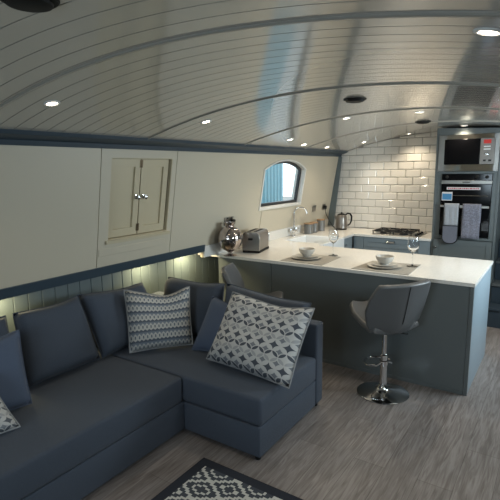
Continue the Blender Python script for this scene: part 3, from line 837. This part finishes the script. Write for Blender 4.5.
# place settings
def mat4(pts, lab):
    b = BM(); prism(b, pts, 'z', CT+.0003, CT+.004); tag(finish('placemat', b, M['matw'], smooth=False), lab, 'placemat', 'woven placemats')
mat4([(-2.25, 3.865), (-1.80, 3.855), (-1.81, 4.31), (-2.25, 4.30)], 'grey woven placemat nearer the round vase')
mat4([(-1.52, 3.86), (-1.02, 3.85), (-1.04, 4.33), (-1.475, 4.29)], 'grey woven placemat at the open end of the bar')
def plate_bm(r, h):
    b = BM(); lathe(b, [(0, 0), (r*.55, 0), (r*.62, .004), (r*.97, h-.003), (r, h), (r*.96, h), (r*.60, .008), (0, .006)], 44); return b
def local(name, b, m, loc, lab, cat, group):
    o = finish(name, b, m, origin=(0,0,0)); o.location = loc; return tag(o, lab, cat, group)
where = ('on the placemat nearer the round vase', 'on the placemat at the open end of the bar')
mp = []
for i, (x, y) in enumerate(((-2.075, 4.08), (-1.295, 4.07))):
    if i == 0:
        p = local('dinner_plate', plate_bm(.150, .016), M['cer'], (x, y, CT+.0045), 'cream dinner plate '+where[0], 'plate', 'stacked plates')
        q = local('side_plate', plate_bm(.115, .014), M['cer'], (x+.004, y, CT+.0215), 'smaller cream plate under the bowl '+where[0], 'plate', 'stacked plates')
        b = BM(); lathe(b, [(0, 0), (.036, 0), (.038, .006), (.060, .022), (.076, .050), (.080, .072), (.076, .072), (.070, .048), (.052, .020), (0, .012)], 44)
        w_ = local('bowl', b, M['cer'], (x+.004, y, CT+.030), 'small cream bowl '+where[0], 'bowl', 'bowls')
        mp = [p, q, w_]
    else:
        for o_, dz, dx, lab in ((mp[0], .0045, 0, 'cream dinner plate '), (mp[1], .0215, .004, 'smaller cream plate under the bowl '), (mp[2], .030, .004, 'small cream bowl ')):
            c = o_.copy(); C.objects.link(c); c.location = (x+dx, y, CT+dz); c['label'] = lab+where[1]
def glass_bm():
    b = BM()
    outer = [(0, 0), (.040, 0), (.041, .002), (.012, .006), (.0055, .014), (.0045, .06), (.0055, .105), (.020, .118), (.038, .140), (.043, .165), (.040, .200), (.036, .228)]
    inner = [(.0345, .228), (.0385, .200), (.0412, .165), (.036, .142), (.018, .121), (0, .115)]
    lathe(b, outer+inner, 36, Matrix.Scale(1.17, 4)); return b
g0 = local('wine_glass', glass_bm(), M['clear'], (-1.915, 4.36, CT+.0005), 'empty stemmed wine glass behind the placemat nearer the round vase', 'glass', 'wine glasses')
g1 = g0.copy(); C.objects.link(g1); g1.location = (-1.085, 4.21, CT+.0045); g1['label'] = 'empty stemmed wine glass at the open end of the bar'

# ------------------------------------------------------------------ bar stools
def stool(name, lab, loc, rz, h):
    t = thing('bar_stool', lab, 'bar stool', loc, 'grey bar stools', local=True)
    b = BM(); lathe(b, [(0, .001), (.200, .001), (.205, .006), (.195, .012), (.10, .026), (.055, .040), (.045, .052), (.034, .075), (0, .075)], 56); finish('base', b, M['chrome'], t)
    b = BM(); lathe(b, [(.029, .074), (.029, .30), (.031, .305), (.031, .325), (.022, .332), (.020, .335)], 28); finish('column', b, M['chrome'], t)
    b = BM(); lathe(b, [(.0195, .334), (.0195, h-.045), (.05, h-.04), (.05, h-.028), (0, h-.028)], 24); finish('gas_lift', b, M['chrome'], t)
    b = BM(); pts = []
    for k in range(24):
        a = -PI*.05 + PI*1.1*k/23
        pts.append((.115*math.cos(a), .055+.125*math.sin(a), .235))
    pts = [(.03, 0, .262), (.07, .0, .245)] + pts[1:-1] + [(-.07, .0, .245), (-.03, 0, .262)]
    tube(b, pts, .0095, 10)
    lathe(b, [(.031, .245), (.036, .248), (.036, .276), (.031, .279)], 24, cap=False); finish('footrest', b, M['chrome'], t)
    b = BM(); tube(b, [(.03, -.02, h-.045), (.10, -.06, h-.05), (.15, -.09, h-.055)], .005, 8); finish('height_lever', b, M['blackp'], t)
    # upholstered shell: rows run from the front lip to the top of the back
    rows = [(.300, .115, .115, .02), (.265, .100, .155, .035), (.16, .045, .205, .050), (.02, .005, .225, .060), (-.08, -.01, .220, .045), (-.140, .0, .21, .04)]
    rows2 = [(-.140, .0, .195, .045), (-.175, .08, .245, .055), (-.200, .18, .272, .060), (-.225, .29, .265, .050), (-.245, .385, .235, .030), (-.250, .400, .222, .026)]
    def shell(rws, back):
        b = BM(); n = 12; g = []
        for (y, z, w_, c) in rws:
            rr = []
            for i in range(n+1):
                s = -1+2*i/n; q = abs(s)**1.6
                if back: rr.append(b.verts.new((w_*s, y + c*1.7*q, h+z + .0*q)))
                else: rr.append(b.verts.new((w_*s, y, h+z + c*q)))
            g.append(rr)
        for r0, r1 in zip(g, g[1:]):
            for i in range(n): b.faces.new((r0[i], r0[i+1], r1[i+1], r1[i]))
        return b
    for nm, rws, bk in (('seat', rows, False), ('backrest', rows2, True)):
        b = shell(rws, bk)
        o = finish(nm, b, M['leather'], t, ang=80)
        s = o.modifiers.new('solid', 'SOLIDIFY'); s.thickness = .045; s.offset = 0
        v = o.modifiers.new('bev', 'BEVEL'); v.width = .014; v.segments = 3; v.limit_method = 'ANGLE'; v.angle_limit = math.radians(50)
        if nm == 'backrest': back = o
    # stitched seams on the outer back
    b = BM()
    tube(b, [(0, y-.0235, h+z) for (y, z, w_, c) in rows2[1:-1]], .003, 6)
    finish('seam', b, M['blackp'], back)
    t.rotation_euler = (0, 0, rz)
    return t
s1 = stool('bar_stool', 'grey upholstered bar stool with chrome pedestal standing at the open end of the bar', (-1.095, 3.53, 0), math.radians(56), .56)
s2 = stool('bar_stool', 'grey upholstered bar stool mostly hidden behind the sofa, only its back showing', (-2.34, 3.47, 0), math.radians(-62), .51)

# ------------------------------------------------------------------ sofa
SF = M['sofa']
SX0, SXF, SXE = -3.14, -2.05, -1.43
SYN, SYC, SYE = -.55, 2.205, 3.10
sf = thing('corner_sofa', 'charcoal grey L-shaped corner sofa with loose back cushions along the cabin side', 'sofa', (-2.5, 1.6, 0))
def soft(name, lo, hi, m, parent, bev=.02):
    b = BM(); box(b, lo, hi, bev=bev); return finish(name, b, m, parent, ang=60)
soft('base', (SX0, SYN, .035), (SXF, SYE-.12, .237), SF, sf, .008)
soft('base', (SXF+.001, SYC, .035), (SXE, SYE-.12, .237), SF, sf, .008)
soft('seat_cushion', (SX0+.13, SYN, .242), (SXF+.006, SYC-.004, .425), SF, sf, .022)
soft('seat_cushion', (SX0+.13, SYC, .242), (SXE+.008, SYE-.125, .425), SF, sf, .022)
soft('back_frame', (SX0, SYN, .238), (SX0+.12, SYE-.125, .66), SF, sf, .02)
soft('back_frame', (SX0, SYE-.118, .035), (SXE+.004, SYE, .67), SF, sf, .02)
for x, y in ((SXE-.04, SYC+.04), (SXE-.04, SYE-.05), (SXF-.3, SYC-.1), (SXF-.05, .9), (SXF-.05, -.4), (SX0+.06, SYE-.06), (SX0+.06, .4)):
    b = BM(); lathe(b, [(.018, 0), (.024, .036), (0, .036)], 14, Tr((x, y, 0))); finish('foot', b, M['blackp'], sf)

# cushions from their four corners
def pillow_bm(TL, TR, BR, BL, th, sag=.06, n=18, flat=.55, dip=0):
    TL, TR, BR, BL = map(Vector, (TL, TR, BR, BL))
    nrm = ((TR-TL)+(BR-BL)).cross((TL-BL)+(TR-BR)).normalized()
    b = BM(); uvl = b.loops.layers.uv.new('UVMap')
    def P(i, j, s):
        u, v = i/n, j/n
        a, c = 2*u-1, 2*v-1
        # sides drawn in between pointed corners
        pu = .5+.5*a*(1-sag*(1-c*c)); pv = .5+.5*c*(1-sag*(1-a*a))
        p = BL*(1-pu)*(1-pv)+BR*pu*(1-pv)+TR*pu*pv+TL*(1-pu)*pv
        e = (max(0, 1-a**4)*max(0, 1-c**4))**flat
        wob = 1+.10*math.sin(5*u+3*v+TL.x*7)+.06*math.sin(9*v-4*u)
        p.z -= dip*max(0, pv)**3*(1-a*a)**1.5*(1+.3*math.sin(3*a))
        return p + nrm*s*th/2*e*wob
    for s in (1, -1):
        G = [[b.verts.new(P(i, j, s)) for i in range(n+1)] for j in range(n+1)]
        for j in range(n):
            for i in range(n):
                f = b.faces.new((G[j][i], G[j][i+1], G[j+1][i+1], G[j+1][i]))
                for lp, (ii, jj) in zip(f.loops, ((i,j),(i+1,j),(i+1,j+1),(i,j+1))): lp[uvl].uv = (ii/n, jj/n)
    edge = [P(i, 0, 0) for i in range(n)]+[P(n, j, 0) for j in range(n)]+[P(n-i, n, 0) for i in range(n)]+[P(0, n-j, 0) for j in range(n)]
    return b, edge, nrm
def scatter(name, cs, th, m, lab, pip=None, sag=.035, flat=.55, cat='cushion', group='scatter cushions', dip=.03):
    o0 = (Vector(cs[2])+Vector(cs[3]))/2
    t = thing(name, lab, cat, tuple(o0), group)
    b, edge, nrm = pillow_bm(*cs, th, sag, flat=flat, dip=dip); finish('cover', b, m, t, ang=100)
    b = BM(); tube(b, edge, .0055 if pip else .004, 8, closed=True); finish('piping', b, pip or m, t, ang=100)
    return t
# back cushions along the cabin side and along the bar
G = 'back cushions of the sofa'
def backc(cs, lab): scatter('back_cushion', cs, .17, SF, lab, sag=.015, flat=.30, group=G, dip=.015)
zb0 = .445
backc([(-2.96, .96, .88), (-2.93, 1.52, .89), (-2.74, 1.47, zb0), (-2.75, .90, zb0)], 'charcoal back cushion at the left edge of the picture, behind the plain blue cushion')
backc([(-2.93, 1.57, .89), (-2.91, 2.045, .90), (-2.74, 2.075, zb0), (-2.74, 1.50, zb0)], 'charcoal back cushion in the middle of the cabin side')
backc([(-2.93, 2.06, .90), (-2.91, 2.68, .865), (-2.76, 2.72, zb0), (-2.73, 2.09, zb0)], 'charcoal back cushion behind the left edge of the zigzag cushion')
backc([(-2.88, 2.97, .86), (-2.225, 2.93, .89), (-2.22, 2.80, zb0), (-2.86, 2.82, zb0)], 'charcoal back cushion in the sofa corner behind the zigzag and blue cushions')
backc([(-2.205, 2.94, .895), (-1.45, 2.93, .845), (-1.50, 2.81, zb0), (-2.19, 2.80, zb0)], 'charcoal back cushion behind the large petal-patterned cushion')
# scatter cushions
scatter('scatter_cushion', [(-2.78, 2.371, .889), (-2.43, 2.735, .882), (-2.34, 2.652, .445), (-2.63, 2.262, .445)], .155, M['chev'], 'square cushion with grey and white zigzag rows leaning in the sofa corner', M['pip'], dip=.055)
scatter('scatter_cushion', [(-2.255, 2.81, .81), (-1.90, 2.82, .78), (-1.90, 2.66, .44), (-2.30, 2.59, .43)], .10, M['denim'], 'plain navy blue cushion tucked behind the large petal-patterned one')
scatter('scatter_cushion', [(-1.975, 2.70, .910), (-1.320, 2.715, .885), (-1.345, 2.42, .435), (-2.055, 2.47, .455)], .20, M['petal'], 'large square cushion with grey four-petal pattern at the end of the sofa', M['pip'])
scatter('scatter_cushion', [(-2.76, .96, .89), (-2.66, 1.45, .865), (-2.54, 1.42, .44), (-2.62, .91, .44)], .11, M['denim'], 'plain light navy cushion standing at the left edge of the picture')
scatter('scatter_cushion', [(-2.64, .72, .86), (-2.52, 1.18, .70), (-2.36, 1.24, .435), (-2.44, .78, .435)], .14, M['petal2'], 'patterned grey cushion cut by the left edge in front of the plain blue one', M['pip'])

# rug
RW, RL = 1.25, 1.9
b = BM(); uvl = b.loops.layers.uv.new('UVMap')
rx0, ry1 = -1.755, 2.055
nx, ny = 24, 36
for zt_, fl in ((.010, False), (.0005, True)):
    G_ = [[b.verts.new((rx0+RW*i/nx, ry1-RL*j/ny, zt_)) for i in range(nx+1)] for j in range(ny+1)]
    for j in range(ny):
        for i in range(nx):
            f = b.faces.new((G_[j][i], G_[j][i+1], G_[j+1][i+1], G_[j+1][i]))
            for lp, (ii, jj) in zip(f.loops, ((i,j),(i+1,j),(i+1,j+1),(i,j+1))): lp[uvl].uv = (RW*ii/nx, RL*jj/ny)
b.verts.ensure_lookup_table()
box(b, (rx0-.001, ry1-RL-.001, .0004), (rx0+RW+.001, ry1-RL+.001, .010)); box(b, (rx0-.001, ry1-.001, .0004), (rx0+RW+.001, ry1+.001, .010)); box(b, (rx0-.001, ry1-RL, .0004), (rx0+.001, ry1, .010)); box(b, (rx0+RW-.001, ry1-RL, .0004), (rx0+RW+.001, ry1, .010))
tag(finish('rug', b, rug_mat('diamond rug weave', RW, RL), smooth=False), 'flat woven dark grey and cream diamond rug with a plain dark border', 'rug')

# ------------------------------------------------------------------ daylight: sky, plus area lamps added outside the unseen openings
w = bpy.data.worlds.new('sky'); bpy.context.scene.world = w; w.use_nodes = True
bg = w.node_tree.nodes['Background']; bg.inputs[0].default_value = (.80, .90, 1.0, 1); bg.inputs[1].default_value = 2.9
def daylight(loc, rot, sx, sy, e, col=(.82, .91, 1.0)):
    L = bpy.data.lights.new('daylight', 'AREA'); L.shape = 'RECTANGLE'; L.size = sx; L.size_y = sy; L.energy = e; L.color = col
    o = bpy.data.objects.new('daylight', L); C.objects.link(o); o.location = loc; o.rotation_euler = rot; return o
aR = math.radians(90)
daylight((xr(1.55)+.10, 2.3, 1.66), (0, aR-.65, 0), .30, .85, 16)
daylight((xr(1.5)+.12, 4.5, 1.52), (0, aR-.1, 0), .75, .95, 70)
daylight((-1.05, YB-.12, 1.42), (aR-.42, 0, 0), 1.5, .6, 44, (.72, .85, 1.0))

# ------------------------------------------------------------------ camera
cam = bpy.data.cameras.new('camera'); co = bpy.data.objects.new('camera', cam); C.objects.link(co)
r2 = Vector((0.83049001, 0.55690305, -0.01205585)); u2 = Vector((-0.08546072, 0.14877161, 0.9851718)); fw = Vector((-0.55043875, 0.81714503, -0.17114667))
co.matrix_world = Matrix(((r2.x, u2.x, -fw.x, 0), (r2.y, u2.y, -fw.y, 0), (r2.z, u2.z, -fw.z, 1.8029), (0, 0, 0, 1)))
cam.sensor_width = 36; cam.sensor_fit = 'HORIZONTAL'; cam.lens = 36*467.33/500; cam.clip_start = .03
sc = bpy.context.scene; sc.camera = co
sc.view_settings.view_transform = 'Standard'; sc.view_settings.look = 'None'; sc.view_settings.gamma = 1; sc.view_settings.exposure = -.1
sc.view_settings.use_curve_mapping = False
sc.cycles.max_bounces = 8; sc.cycles.caustics_refractive = False; sc.cycles.caustics_reflective = False
for o in bpy.data.objects:
    if '_o' in o: del o['_o']
